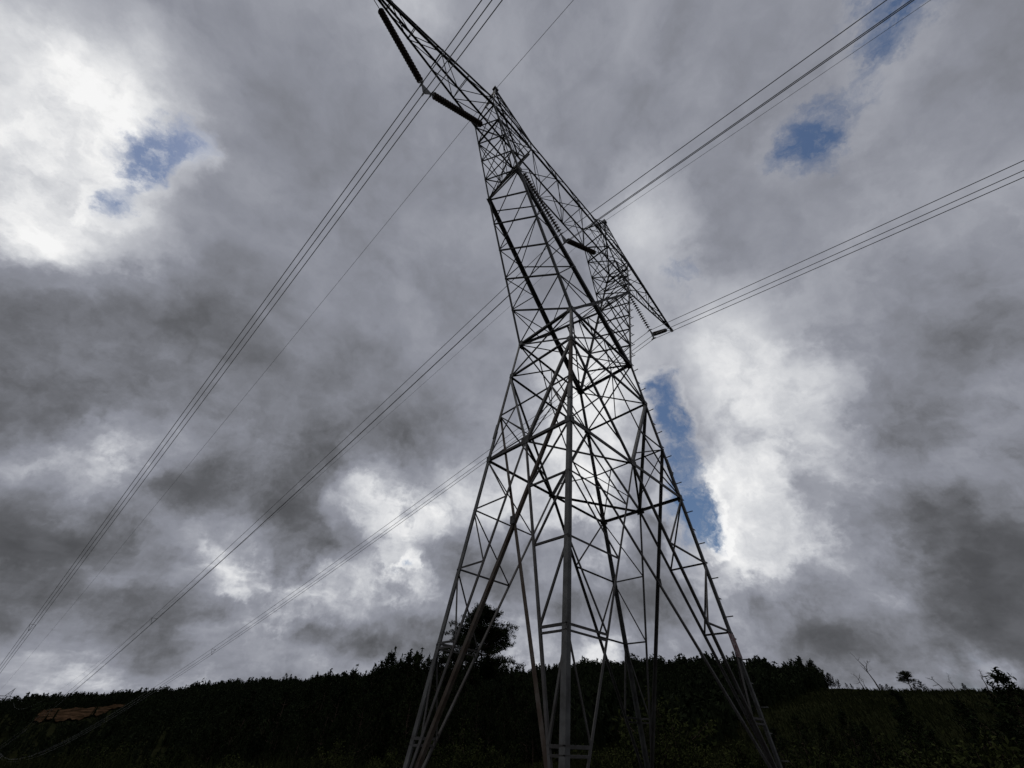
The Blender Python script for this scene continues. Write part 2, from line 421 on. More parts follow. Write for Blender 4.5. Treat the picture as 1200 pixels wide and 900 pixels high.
def build_tower(T, detail=True):
    corners = [(-1, -1), (-1, 1), (1, 1), (1, -1)]
    def leg_bar(name, p, q, a, sx, sy, material):
        T.bar(name, p, q, a, Vector((-sx, 0, 0)), Vector((0, -sy, 0)), material, center=False)
    # body legs, in spliced lengths
    for sx, sy in corners:
        ft = FOOT_NL if sx < 0 else FOOT_RF
        near = (sx, sy) == (-1, -1)
        leg_bar('leg', leg(sx, sy, ft - .1), leg(sx, sy, -3.35), .128, sx, sy, M_STEEL)
        leg_bar('leg', leg(sx, sy, -3.45), leg(sx, sy, ZL2), .112, sx, sy, M_RUST if near else M_STEEL2)
        leg_bar('leg', leg(sx, sy, ZL2), leg(sx, sy, 0), .105, sx, sy, M_STEEL)
        p = leg(sx, sy, -3.4); ax = (leg(sx, sy, -4) - p).normalized()
        sp = T.bar("splice_plate", p - ax * .22, p + ax * .22, .125, Vector((-sx, 0, 0)), Vector((0, -sy, 0)), M_STEEL, center=False)
        if sp: sp.location += Vector((sx * .012, sy * .012, 0))
        if detail:
            f = leg(sx, sy, ft)
            T.box('foundation_stub', (f.x - sx * .04, f.y - sy * .04, -ZG - .02), (.28, 0, 0), (0, .28, 0), (0, 0, .32), M_CONC)
    # the four body faces
    faces = [((-1, -1), (-1, 1), Vector((-1, 0, 0)), True), ((1, -1), (1, 1), Vector((1, 0, 0)), True),
             ((-1, -1), (1, -1), Vector((0, -1, 0)), False), ((-1, 1), (1, 1), Vector((0, 1, 0)), False)]
    for c1, c2, n, side in faces:
        A = lambda z: leg(*c1, z)
        B = lambda z: leg(*c2, z)
        mid = (A(ZA) + B(ZA)) / 2
        # waist ring, second ring, main ring
        T.brace('horizontal_strut', A(0), B(0), .10, n)
        T.brace('horizontal_strut', A(ZL2), B(ZL2), .115 if not side else .075, n)
        T.brace('horizontal_strut', A(ZA), B(ZA), .115 if not side else .095, n)
        if side:
            T.brace('diagonal_brace', A(0), B(ZL2), .05, n); T.brace('diagonal_brace', B(0), A(ZL2), .05, n, None, -1)
            T.brace('horizontal_strut', A(ZB), B(ZB), .045, n)
        else:
            T.brace('diagonal_brace', A(0), B(ZL2), .07, n); m0 = (A(0) + B(0)) / 2; m2 = (A(ZL2) + B(ZL2)) / 2
            T.brace('diagonal_brace', A(ZL2), m0, .05, n, None, -1); T.brace('lacing_bar', m0, m2, .04, n)
            T.brace('diagonal_brace', B(ZL2), m0, .045, n)
            q1 = lerp(A(ZL2), mid, (ZL2 - ZB) / (ZL2 - ZA)); q2 = lerp(B(ZL2), mid, (ZL2 - ZB) / (ZL2 - ZA))
            T.brace('lacing_bar', A(ZB), q1, .045, n); T.brace('lacing_bar', B(ZB), q2, .045, n)
            T.brace('lacing_bar', q1, m2, .04, n); T.brace('lacing_bar', q2, m2, .04, n)
        # V from the middle of the main ring up to the second ring
        for L_, s_ in ((A, 1), (B, -1)):
            T.brace('diagonal_brace', L_(ZL2), mid, .105, n, M_STEEL2 if s_ > 0 else M_STEEL, s_)
            q = lerp(L_(ZL2), mid, .5)
            T.brace('lacing_bar', q, L_(ZA), .05, n, None, s_)
            T.brace('lacing_bar', L_(ZB), lerp(L_(ZL2), mid, .86), .04, n, None, -s_)
        # legs of the K below the main ring
        for (cx, cy), L_, s_ in ((c1, A, 1), (c2, B, -1)):
            ft = FOOT_NL if cx < 0 else FOOT_RF
            nd = [-5.42, -6.57, -7.71, -8.815] if cx < 0 else [-5.70, -7.005, -8.355]
            K = lambda z: lerp(mid, L_(ft), (ZA - z) / (ZA - ft))
            T.brace('diagonal_brace', mid, K(ft + .03), .058 if (cx, cy) == (-1, -1) else .078, n, M_STEEL2 if (cx + cy + s_) % 3 else M_STEEL, s_)
            prev = ZA
            for z in nd:
                T.brace('horizontal_strut', L_(z), K(z), .05, n)
                T.brace('lacing_bar', L_(prev), K(z), .045, n, None, s_)
                prev = z
            if detail:
                for z in nd[2:]:
                    T.brace('horizontal_strut', L_(z - .07), K(z - .07), .04, n, M_STEEL2)
        if side:      # later, rusty stiffening cross
            fA = FOOT_NL if c1[0] < 0 else FOOT_RF
            inn = n * -.03
            T.brace('diagonal_brace', A(ZB) + inn, B(fA + .12) + inn, .10, n, M_RUST if n.x < 0 else M_STEEL2)
            T.brace('diagonal_brace', B(ZB) + inn * 1.6, A(fA + .12) + inn * 1.6, .10, n, M_RUST if n.x < 0 else M_STEEL2, -1)
            if detail:
                x0 = (A(ZB) + B(ZB) + A(fA + .12) + B(fA + .12)) / 4; tt = .5
                a, b = A(ZB), B(fA + .12)
                wA, wF = (A(ZB) - B(ZB)).length, (A(fA) - B(fA)).length
                xx = lerp(a, b, wA / (wA + wF))
                T.box('gusset_plate', xx + n * .005, Vector((0, .045, 0)), (0, 0, .07), n * .012, M_STEEL2)
        if detail:
            along = (B(ZA) - A(ZA)).normalized()
            T.box('gusset_plate', mid + n * .012, along * .10, (0, 0, .075), n * .008, M_STEEL2)
            for L_, s_ in ((A, 1), (B, -1)):
                T.box('gusset_plate', L_(ZL2) + along * (.07 * s_) + n * .012, along * .06, (0, 0, .075), n * .008, M_STEEL)
                T.box('gusset_plate', L_(0) + along * (.08 * s_) + n * .012, along * .075, (0, 0, .09), n * .008, M_STEEL)
                T.box('gusset_plate', L_(ZA) + along * (.06 * s_) + n * .012, along * .055, (0, 0, .07), n * .008, M_STEEL)
    # plan bracing
    up = Vector((0, 0, 1))
    def plan(z, a):
        m = [(leg(*corners[k], z) + leg(*corners[(k + 1) % 4], z)) / 2 for k in range(4)]
        for k in range(4): T.brace('plan_brace', m[k], m[(k + 1) % 4], a, up)
    plan(ZA, .075)
    T.brace('plan_brace', leg(-1, -1, 0), leg(1, 1, 0), .05, up); T.brace('plan_brace', leg(-1, 1, 0), leg(1, -1, 0), .05, up, None, -1)
    m = [(leg(*corners[k], ZL2) + leg(*corners[(k + 1) % 4], ZL2)) / 2 for k in range(4)]
    T.brace('plan_brace', m[0], m[1], .04, up); T.brace('plan_brace', m[2], m[3], .04, up)
    # ---- fork arms: outer leg waist -> elbow -> crossarm; inner leg from the opposite waist corner to the elbow
    def yat(z): return np.interp(z, [0, EZ, CZ, TZ], [HY0, EY, CY, TY])
    for sx in (-1, 1):
        out = lambda sy, z: Vector((sx * (HX0 + (EX - HX0) * z / EZ if z <= EZ else EX + (CX - EX) * (z - EZ) / (CZ - EZ)), sy * float(yat(z)), z))
        inn = lambda sy, z: Vector((sx * (-HX0 + (EX + HX0) * z / EZ if z <= EZ else EX - (EX - IX) * (z - EZ) / (CZ - EZ)), sy * float(yat(z)), z))
        for sy in (-1, 1):
            ny = Vector((0, sy, 0))
            T.bar('fork_leg', out(sy, 0), out(sy, EZ), .118, Vector((-sx, 0, 0)), Vector((0, -sy, 0)), M_STEEL, center=False)
            T.bar('fork_leg', out(sy, EZ), out(sy, CZ), .105, Vector((-sx, 0, 0)), Vector((0, -sy, 0)), M_STEEL, center=False)
            T.bar('fork_leg', inn(sy, 0), inn(sy, EZ), .24 if (sx, sy) == (-1, -1) else .20 if sx < 0 else .13, Vector((sx, 0, 0)), Vector((0, -sy, 0)), M_STEEL3, t=.02, center=False)
            T.bar('fork_leg', inn(sy, EZ), inn(sy, CZ), .075, Vector((sx, 0, 0)), Vector((0, -sy, 0)), M_STEEL3, center=False)
            # lacing in the front and back of the arm
            zs = [EZ * k / 5 for k in range(6)]
            zi = [1.75, 2.95, 3.95, 4.75]
            for k in range(1, 5):
                T.brace('lacing_bar', out(sy, zs[k]), inn(sy, zi[k - 1]), .045, ny)
                if k < 4: T.brace('lacing_bar', inn(sy, zi[k]) , out(sy, zs[k]), .045, ny, None, -1)
            o2 = Vector((sx * (HX0 - (EX + HX0) * 1.05 / EZ), sy * float(yat(1.05)), 1.05))
            T.brace('lacing_bar', out(sy, zs[1]), o2, .04, ny)
            T.brace('lacing_bar', out(sy, 0), inn(sy, 1.75), .05, ny, None, -1)
            if detail:
                T.box('gusset_plate', out(sy, EZ) + Vector((-sx * .05, sy * .012, 0)), (.08, 0, 0), (0, 0, .13), ny * .008, M_STEEL)
            # head panel elbow -> bridge
            zh = [EZ + (CZ - EZ) * k / 4 for k in range(5)]
            for k in range(1, 4):
                T.brace('lacing_bar', out(sy, zh[k]), inn(sy, zh[k]), .05, ny)
            for k in range(1, 4):
                a, b = (out, inn) if k % 2 else (inn, out)
                T.brace('lacing_bar', a(sy, zh[k]), b(sy, zh[k + 1]), .045, ny, None, -1)
        # side lacing: outer face with crosses, inner face with crosses
        nx = Vector((sx, 0, 0))
        for k in range(5):
            z0, z1 = EZ * k / 5, EZ * (k + 1) / 5
            T.brace('diagonal_brace', out(-1, z0), out(1, z1), .058, nx)
            T.brace('lacing_bar', out(1, z0), out(-1, z1), .036, nx, None, -1)
        zi = [1.9, 2.9, 3.9, 4.9, 5.8]
        for k in range(4):
            a, b = (-1, 1) if k % 2 else (1, -1)
            T.brace('lacing_bar', inn(a, zi[k]), inn(b, zi[k + 1]), .042, -nx)
        for k in range(4):
            z0, z1 = EZ + (CZ - EZ) * k / 4, EZ + (CZ - EZ) * (k + 1) / 4
            for fn, w in ((out, nx), (inn, -nx)):
                T.brace('lacing_bar', fn(-1, z0), fn(1, z1), .05, w); T.brace('lacing_bar', fn(1, z0), fn(-1, z1), .036, w, None, -1)
                T.brace('horizontal_strut', fn(-1, z1), fn(1, z1), .05, w)
        T.brace('horizontal_strut', out(-1, EZ), out(1, EZ), .06, nx)
        for zz, fn in ((9.62, out), (9.50, inn)):      # hangers for the insulator strings
            T.brace('hanger_beam', fn(-1, zz), fn(1, zz), .075, nx)
        # plan crosses in the head
        for k in (1, 2, 3):
            z = EZ + (CZ - EZ) * k / 4
            T.brace('plan_brace', out(-1, z), inn(1, z), .036, up)
        # ---- outer arm
        tip = Vector((sx * TIPX, 0, TIPZ))
        root = {}
        for sy in (-1, 1):
            ny = Vector((0, sy, 0))
            b0, t0 = Vector((sx * CX, sy * CY, CZ)), Vector((sx * CX, sy * TY, TZ))
            tb, tt = tip + Vector((0, sy * .05, 0)), tip + Vector((0, sy * .05, .09))
            T.bar('crossarm_chord', b0, tb, .135, Vector((0, -sy, 0)), up, M_STEEL3, center=False)
            T.bar('crossarm_chord', t0, tt, .115, Vector((0, -sy, 0)), -up, M_STEEL3, center=False)
            root[sy] = (b0, t0, tb, tt)
            T.brace('lacing_bar', out(sy, CZ), t0, .06, ny)
            fr = [0, .22, .43, .62, .79, .92]
            for k in range(1, 5):
                T.brace('lacing_bar', lerp(b0, tb, fr[k]), lerp(t0, tt, fr[k]), .036, ny)
                T.brace('lacing_bar', lerp(b0, tb, fr[k]), lerp(t0, tt, fr[k - 1]), .036, ny, None, -1)
        fr = [0, .22, .43, .62, .79, .92]
        for idx in (0, 1):
            P0, P1 = (root[-1][idx], root[-1][idx + 2]), (root[1][idx], root[1][idx + 2])
            w = -up if idx == 0 else up
            for k in range(1, 6):
                T.brace('lacing_bar', lerp(*P0, fr[k]), lerp(*P1, fr[k]), .042, w)
                a, b = (P0, P1) if k % 2 else (P1, P0)
                T.brace('lacing_bar', lerp(*a, fr[k - 1]), lerp(*b, fr[k]), .042, w)
        T.box('tip_plate', tip + Vector((0, 0, .02)), (.10, 0, 0), (0, .07, 0), (0, 0, .09), M_STEEL)
        # ---- earth-wire peak
        pk = Vector((sx * PX, 0, PZ))
        base = [Vector((sx * CX, -TY, TZ)), Vector((sx * CX, TY, TZ)), Vector((sx * 2.5, TY, TZ)), Vector((sx * 2.5, -TY, TZ))]
        tops = [pk + Vector((sx * dx, dy, -.06)) for dx, dy in ((.05, -.05), (.05, .05), (-.05, .05), (-.05, -.05))]
        nn = [Vector((sx, 0, 0)), Vector((0, 1, 0)), Vector((-sx, 0, 0)), Vector((0, -1, 0))]
        for k in range(4):
            dx = -sx if k < 2 else sx
            dy = 1 if k in (0, 3) else -1
            T.bar('peak_leg', base[k], tops[k], .09, Vector((dx, 0, 0)), Vector((0, dy, 0)), M_STEEL, center=False)
        ft = [0, .3, .55, .75, .9]
        for k in range(4):
            a0, a1, b0, b1 = base[k], tops[k], base[(k + 1) % 4], tops[(k + 1) % 4]
            for q in range(4):
                T.brace('lacing_bar', lerp(a0, a1, ft[q]), lerp(b0, b1, ft[q + 1]), .036, nn[k])
                if q: T.brace('lacing_bar', lerp(a0, a1, ft[q]), lerp(b0, b1, ft[q]), .036, nn[k])
        T.box('peak_cap', pk, (.13, 0, 0), (0, .10, 0), (0, 0, .10), M_STEEL)
    # ---- bridge between the arms
    nodes = [-CX, -IX, -.9, .9, IX, CX]
    for sy in (-1, 1):
        ny = Vector((0, sy, 0))
        bt = lambda x: Vector((x, sy * CY, CZ))
        tp = lambda x: Vector((x, sy * TY, TZ))
        T.bar('bridge_chord', bt(-CX), bt(CX), .12, Vector((0, -sy, 0)), up, M_STEEL3, center=False)
        T.bar('bridge_chord', tp(-CX), tp(CX), .105, Vector((0, -sy, 0)), -up, M_STEEL3, center=False)
        mids = [(nodes[k] + nodes[k + 1]) / 2 for k in range(5)]
        for k in range(5):
            T.brace('lacing_bar', bt(nodes[k]), tp(mids[k]), .042, ny); T.brace('lacing_bar', tp(mids[k]), bt(nodes[k + 1]), .042, ny, None, -1)
        for x in nodes[1:5]: T.brace('lacing_bar', bt(x), tp(x), .04, ny)
    for k in range(6):
        T.brace('horizontal_strut', (nodes[k], -CY, CZ), (nodes[k], CY, CZ), .055, -up)
        T.brace('horizontal_strut', (nodes[k], -TY, TZ), (nodes[k], TY, TZ), .045, up)
        if k < 5:
            T.brace('plan_brace', (nodes[k], -CY, CZ), (nodes[k + 1], CY, CZ), .045, -up); T.brace('plan_brace', (nodes[k], CY, CZ), (nodes[k + 1], -CY, CZ), .045, -up, None, -1)
            T.brace('plan_brace', (nodes[k], -TY, TZ), (nodes[k + 1], TY, TZ), .036, up)
    # ---- step bolts up one leg
    if detail:
        z = -8.9; k = 0
        while z < CZ - .3:
            if z <= 0: p = leg(1, -1, z)
            else: p = Vector((HX0 + (EX - HX0) * z / EZ if z < EZ else EX + (CX - EX) * (z - EZ) / (CZ - EZ), -float(yat(z)), z))
            if k % 2: T.box('step_bolt', p + Vector((.07, .02, 0)), (.075, 0, 0), (0, .009, 0), (0, 0, .009), M_STEEL)
            else: T.box('step_bolt', p + Vector((-.02, -.07, 0)), (0, .075, 0), (.009, 0, 0), (0, 0, .009), M_STEEL)
            z += .36; k += 1

tower = empty('transmission_tower', (0, 0, 0), 'tall steel lattice transmission tower with a forked head and wide crossarm', 'pylon')
TT = Tower(tower)
build_tower(TT)

# danger plate bolted inside the leg with the step bolts
pl = leg(1, -1, -7.25)
def sign_mat(h, bs):
    co = h.n('ShaderNodeTexCoord').outputs['Object']
    f = h.noise(co, 9.0, 4, .6).outputs['Fac']
    h.set(bs.inputs['Base Color'], h.ramp(f, [(.40, (.20, .17, .16)), (.47, (.30, .24, .24)), (.52, (.20, .06, .06)), (.60, (.05, .03, .028))]))
    bs.inputs['Roughness'].default_value = .6
M_SIGN = mat('weathered_enamel', sign_mat)
sg = Tower(empty('x_tmp'))
tmp = sg.root
w_ = .13; dirz = (leg(1, -1, -6.9) - leg(1, -1, -7.6)).normalized()
ex = Vector((-1, 0, 0)).cross(Vector((0, 0, 1)))
so = sg.box('warning_sign', pl + Vector((-.17, -.02, 0)), Vector((.13, 0, 0)), Vector((0, .008, 0)), dirz * .20, M_SIGN)
so.parent = None; so.location = W(*(pl + Vector((-.17, -.02, 0))))
bpy.data.objects.remove(tmp)
tag(so, 'small weathered red and white plate bolted beside the tower leg that has step bolts', 'sign')

# ---------------------------------------------------------------- insulators
def disc_mesh():
    prof = [(.0, .080), (.035, .080), (.045, .055), (.06, .035), (.115, .020), (.137, .0), (.13, -.012), (.10, -.006), (.085, -.02), (.06, -.008), (.045, -.025), (.02, -.03), (.012, -.066), (0, -.066)]
    n = 14; V = []; F = []
    for r, z in prof:
        for k in range(n): V.append((r * math.cos(2 * math.pi * k / n), r * math.sin(2 * math.pi * k / n), z))
    for i in range(len(prof) - 1):
        for k in range(n): F.append((i * n + k, i * n + (k + 1) % n, (i + 1) * n + (k + 1) % n, (i + 1) * n + k))
    return mesh_py('insulator_disc', V, F, M_GLASS, True)
DISC = disc_mesh()

def rod(name, p, q, r, parent, material=M_STEEL, n=6):
    V, F = tube([p - parent.location, q - parent.location], [r, r], n)
    return ob(name, mesh_py(name, V, F, material, True), parent)

def string(parent, att, d0, d1, yoke):
    """discs from d0 to d1 along a line; links from att to d0 and d1 to yoke"""
    d = (d1 - d0); L = d.length; n = round(L / .146); d.normalize()
    q = d.to_track_quat('Z', 'Y')
    rod('link_rod', att, d0 + d * .03, .016, parent)
    rod('link_rod', d1 - d * .05, yoke, .018, parent)
    for k in range(n):
        o = ob('insulator_disc', DISC, parent)
        o.rotation_mode = 'QUATERNION'; o.rotation_quaternion = (-d).to_track_quat('Z', 'Y')
        o.location = d0 + d * (L * (k + .5) / n) - parent.location

PH = [-7.23, 0.0, 7.23]
BZ = 7.22
SPX, SPZ = .20, .50           # sub-conductor offsets
def v_assembly(x, atts, label):
    root = empty('insulator_string', W(x, 0, BZ), label, 'insulator', 'insulator strings holding the conductor bundles')
    V = []
    c = W(x, 0, BZ) - root.location
    a = [Vector((-SPX - .03, 0, .08)), Vector((SPX + .03, 0, .08)), Vector((0.05, 0, -SPZ + .05)), Vector((-.05, 0, -SPZ + .05))]
    pts = [v * S + Vector((0, dy, 0)) for dy in (-.012, .012) for v in a]
    F = [(0, 1, 2, 3), (7, 6, 5, 4), (0, 4, 5, 1), (1, 5, 6, 2), (2, 6, 7, 3), (3, 7, 4, 0)]
    ob('yoke_plate', mesh_py('yoke_plate', pts, F, M_STEEL), root)
    for side, (ax, az, dx, dz) in zip((-1, 1), atts):
        y = W(x + side * (SPX + .02), 0, BZ + .07)
        d0 = W(dx, 0, dz)
        d1 = d0.lerp(y, 1 - .07 / (y - d0).length)
        string(root, W(ax, 0, az), d0, d1, y)
    for dx, dz in ((-SPX, 0), (SPX, 0), (0, -SPZ + .02)):
        V, F = tube([Vector((dx * S, -.14, dz * S)), Vector((dx * S, -.06, dz * S + .03)), Vector((dx * S, .06, dz * S + .03)), Vector((dx * S, .14, dz * S))], [.02, .035, .035, .02], 8)
        ob('suspension_clamp', mesh_py('suspension_clamp', V, F, M_STEEL, True), root)
    return root
xo = EX + (CX - EX) * (9.62 - EZ) / (CZ - EZ); xi = EX - (EX - IX) * (9.5 - EZ) / (CZ - EZ)
v_assembly(PH[0], [(-TIPX, TIPZ - .08, -9.66, 9.50), (-xo, 9.62, -5.02, 9.40)], 'black insulator string in a V under the crossarm tip away from the step-bolt leg')
v_assembly(PH[1], [(-xi, 9.5, -2.55, 9.24), (xi, 9.5, 2.55, 9.24)], 'black insulator string in a V inside the open window of the tower head')
v_assembly(PH[2], [(xo, 9.62, 5.02, 9.40), (TIPX, TIPZ - .08, 9.66, 9.50)], 'black insulator string in a V under the crossarm tip on the step-bolt leg side')

# ---------------------------------------------------------------- wires
DL = -.0221; YN = 420.0
def wz(y, z0, a, b, an, bn): return z0 + (a * y + b * y * y if y >= 0 else an * -y + bn * y * y)
def wire(name, x, z, r, a, b, an, bn, label, cat, group):
    ys = sorted(set([round(v, 3) for v in list(np.concatenate([-np.geomspace(.3, 230, 46)[::-1], [0], np.geomspace(.3, YN, 60)]))]))
    pts = [W(x + DL * y, y, wz(y, z, a, b, an, bn)) for y in ys]
    # far lengths are drawn with their true thickness
    V, F = tube(pts, [r] * len(pts), 6)
    o = ob(name, mesh_py(name, V, F, M_CABLE, True))
    tag(o, label, cat, group)
    return o
side = ['under the crossarm tip away from the step bolts', 'passing through the tower window', 'under the crossarm tip on the step-bolt side']
for k, px in enumerate(PH):
    for dx, dz, nm in ((-SPX, 0, 'upper'), (SPX, 0, 'upper'), (0, -SPZ, 'lower')):
        wire('power_conductor', px + dx, BZ + dz, .0165, -.213, .000436, -.135, .0003, '%s wire of the three-wire bundle %s' % (nm, side[k]), 'cable', 'conductors of the line')
for sx, s_ in ((-1, 'away from the step-bolt leg'), (1, 'above the step-bolt leg side')):
    wire('earth_wire', sx * PX, PZ + .08, .0115, -.19, .00039, -.15, .0003, 'thin earth wire running over the tower peak %s' % s_, 'cable', 'earth wires of the line')
# bundle spacers
def spacer(px, y, k):
    c = W(px + DL * y, y, wz(y, BZ, -.213, .000436, -.135, .0003))
    o = empty('bundle_spacer', c, 'small triangular spacer clamping the three wires %s' % side[k], 'spacer', 'spacers on the bundles')
    P3 = [Vector((-SPX * S, 0, 0)), Vector((SPX * S, 0, 0)), Vector((0, 0, -SPZ * S))]
    for i in range(3):
        V, F = tube([P3[i], P3[(i + 1) % 3]], [.014, .014], 6)
        ob('spacer_arm', mesh_py('spacer_arm', V, F, M_STEEL, True), o)
for k, px in enumerate(PH):
    for y in ((53.0, 110.0), (47.0, 105.0), (53.0, 112.0))[k]: spacer(px, y, k)

# the next tower down the line, far across the valley
FT = Tower(None, 1.9)
build_tower(FT, False)
me = mesh_py('transmission_tower', FT.V, FT.F, M_STEEL3)
far = ob('transmission_tower', me)
far.location = Vector((DL * YN * S, YN * S, (wz(YN, BZ, -.213, .000436, 0, 0) - BZ) * S))
tag(far, 'distant lattice tower standing on the far forested ridge across the valley', 'pylon')

# ---------------------------------------------------------------- vegetation
def quads(cent, size, n, aspect=.5, up_bias=0.0, rs=rng):
    """random little leaf cards around given centres -> V, F"""
    k = len(cent)
    a = rs.normal(size=(k, 3)); a[:, 2] += up_bias
    a /= np.linalg.norm(a, axis=1, keepdims=True)
    b = rs.normal(size=(k, 3)); b -= a * np.sum(a * b, 1, keepdims=True); b /= np.linalg.norm(b, axis=1, keepdims=True)
    s = np.asarray(size).reshape(-1, 1) * rs.uniform(.6, 1.4, (k, 1))
    a = a * s; b = b * s * aspect
    V = np.stack([cent - a, cent + b * .9 - a * .1, cent + a, cent - b * .9 + a * .1], 1).reshape(-1, 3)
    F = np.arange(k * 4).reshape(k, 4)
    return V, F

def join(parts):
    V = []; F = []; o = 0
    for v, f in parts:
        v = np.array([tuple(q) for q in v]) if not isinstance(v, np.ndarray) else v
        V.append(v); F.append(np.asarray(f) + o); o += len(v)
    return np.concatenate(V), np.concatenate(F)

def big_pine(seed, H=25.0, crown_lo=.46, spread=8.6, limbs=92, dens=.9):
    rs = np.random.default_rng(seed)
    trunk = [tube([(rs.normal(0, .05) * k, rs.normal(0, .05) * k, H * .97 * k / 9) for k in range(10)], [.34 * (1 - .88 * k / 9) for k in range(10)], 8)]
    cent = []
    for q in range(limbs):
        t = rs.uniform(0, 1) ** .9
        z0 = H * (crown_lo + (.97 - crown_lo) * t)
        prof = spread * (np.interp(t, [0, .12, .35, .6, .8, 1], [.98, 1.0, .95, .80, .58, .22])) * rs.uniform(.72, 1.08)
        az = rs.uniform(0, 2 * np.pi) if q > 14 else q * 2 * np.pi / 14
        up = rs.uniform(.10, .34) + .25 * t
        p = np.array([0, 0, z0]); pts = [p.copy()]; d = np.array([np.cos(az), np.sin(az), up * .3])
        st = 7
        for s_ in range(st):
            d = d + rs.normal(0, .14, 3) + np.array([0, 0, up * .10]); d /= np.linalg.norm(d)
            p = p + d * prof / st; pts.append(p.copy())
        trunk.append(tube([tuple(v) for v in pts], [.10 * (1 - t * .5) * (1 - .85 * k / st) for k in range(st + 1)], 5))
        for k in range(2, st + 1):
            nsub = 2 if k < 4 else 3
            for _ in range(nsub):
                sd = rs.normal(0, 1, 3); sd[2] = abs(sd[2]) * .45 + .12; sd /= np.linalg.norm(sd)
                e = pts[k] + sd * rs.uniform(.5, 1.25)
                trunk.append(tube([tuple(pts[k]), tuple((pts[k] + e) / 2 + [0, 0, .06]), tuple(e)], [.035, .026, .015], 4))
                m_ = int(rs.integers(28, 44) * dens)
                cent.append(e + rs.normal(0, 1, (m_, 3)) * [.30, .30, .20])
    top = np.array([0, 0, H]) + rs.normal(0, 1, (200, 3)) * [.8, .8, .45]
    cent.append(top - [0, 0, .5])
    cent = np.concatenate(cent)
    return join(trunk), quads(cent, .27, 0, .26, .35, rs)

def young_pine(seed, H=8.0, width=.24, nw=11):
    """open-grown young pine: whorls of ascending branches that end in upright candle shoots"""
    rs = np.random.default_rng(seed)
    trunk = [tube([(0, 0, H * k / 6) for k in range(7)], [.11 * (1 - .9 * k / 6) for k in range(7)], 6)]
    cent = []; sizes = []
    for w in range(nw):
        t = (w + .5) / nw
        z0 = H * (.10 + .86 * t)
        L = H * width * (1 - t) ** .8 * rs.uniform(.85, 1.15) + .22
        for b in range(int(rs.integers(4, 7))):
            az = rs.uniform(0, 2 * np.pi); Lb = L * rs.uniform(.6, 1.12)
            p0 = np.array([0, 0, z0]); dr = np.array([np.cos(az), np.sin(az), 0])
            pts = [p0 + dr * Lb * s_ + np.array([0, 0, Lb * (.30 * s_ + .65 * s_ ** 2.4)]) for s_ in (0, .33, .66, 1)]
            trunk.append(tube([tuple(v) for v in pts], [.032, .026, .018, .01], 4))
            nn_ = int(20 + 26 * Lb)
            s_ = rs.uniform(.3, 1.08, nn_)
            c = p0 + dr * (Lb * s_)[:, None] + np.stack([0 * s_, 0 * s_, Lb * (.30 * s_ + .65 * s_ ** 2.4)], 1)
            cent.append(c + rs.normal(0, 1, c.shape) * [.10, .10, .12])
    z = rs.uniform(.86, 1.03, 50) * H
    cent.append(np.stack([rs.normal(0, .05, 50), rs.normal(0, .05, 50), z], 1))
    cent = np.concatenate(cent)
    return join(trunk), quads(cent, .15, 0, .30, .9, rs)

def bush(seed, H=2.2, Wd=1.6, n=1500, size=.085):
    rs = np.random.default_rng(seed)
    st = []; cent = []
    for q in range(16):
        az = rs.uniform(0, 2 * np.pi); rr_ = Wd * rs.uniform(.1, .9); hh = H * rs.uniform(.6, 1.1) * (1 - .35 * rr_ / Wd)
        e = np.array([np.cos(az) * rr_, np.sin(az) * rr_, hh])
        st.append(tube([(0, 0, 0), tuple(e * [.4, .4, .5]), tuple(e)], [.03, .02, .008], 4))
        k = n // 16; s_ = rs.uniform(.25, 1.05, k)
        c = e * np.stack([s_, s_, s_ ** .9], 1)
        cent.append(c + rs.normal(0, 1, c.shape) * [.17, .17, .13])
    return join(st), quads(np.concatenate(cent), size, 0, .5, .2, rs)

def dead_tree(seed, H=9.0, lean=(-.25, .0)):
    rs = np.random.default_rng(seed)
    parts = []
    def limb(p, d, L, r, dep):
        pts = [p]; q = p.copy(); dd = d / np.linalg.norm(d)
        for k in range(5):
            dd = dd + rs.normal(0, .16, 3) + [0, 0, .03]; dd /= np.linalg.norm(dd)
            q = q + dd * L / 5; pts.append(q.copy())
            if dep < 3 and k >= (1 if dep else 2) and rs.uniform() < .85:
                s_ = rs.normal(0, 1, 3); s_[2] = s_[2] * .5 + .25
                limb(q.copy(), dd * .55 + s_ / np.linalg.norm(s_) * .8, L * rs.uniform(.30, .5), r * .5, dep + 1)
        parts.append(tube([tuple(v) for v in pts], [r * (1 - .75 * k / 5) for k in range(6)], 5 if dep < 2 else 4))
    limb(np.zeros(3), np.array([lean[0], lean[1], 1.0]), H, H * .034 + .05, 0)
    return join(parts)

def plant(name, meshes, loc, rz, sc, label, cat, group, tilt=(0, 0), names=('trunk', 'crown')):
    e = empty(name, loc, label, cat, group)
    e.rotation_euler = (tilt[0], tilt[1], rz); e.scale = (sc[0], sc[0], sc[1]) if isinstance(sc, tuple) else (sc,) * 3
    for nm, me in zip(names, meshes): ob(nm, me, e)
    return e

def polar(az, r): return CAMP.x + r * math.cos(R(az)), CAMP.y + r * math.sin(R(az))
def gz(x, y): return float(ground_h(x, y))
def pix_az(u, v=805):
    d = pix(u, v); return math.degrees(math.atan2(d.y, d.x)), math.degrees(math.atan2(d.z, math.hypot(d.x, d.y)))

# the large pine behind the tower
tk, cr = big_pine(11)
az, el = pix_az(568, 713); r_ = 108.0
x, y = polar(az, r_); z = gz(x, y)
Hneed = EYE + r_ * math.tan(R(el)) - z
plant('pine_tree', [mesh_np('trunk', *tk, M_BARK, True), mesh_np('crown', *cr, M_PINE)], (x, y, z - .2), R(40), Hneed / 25.2,
      'tall broad-crowned pine rising well above the other trees', 'tree', None)

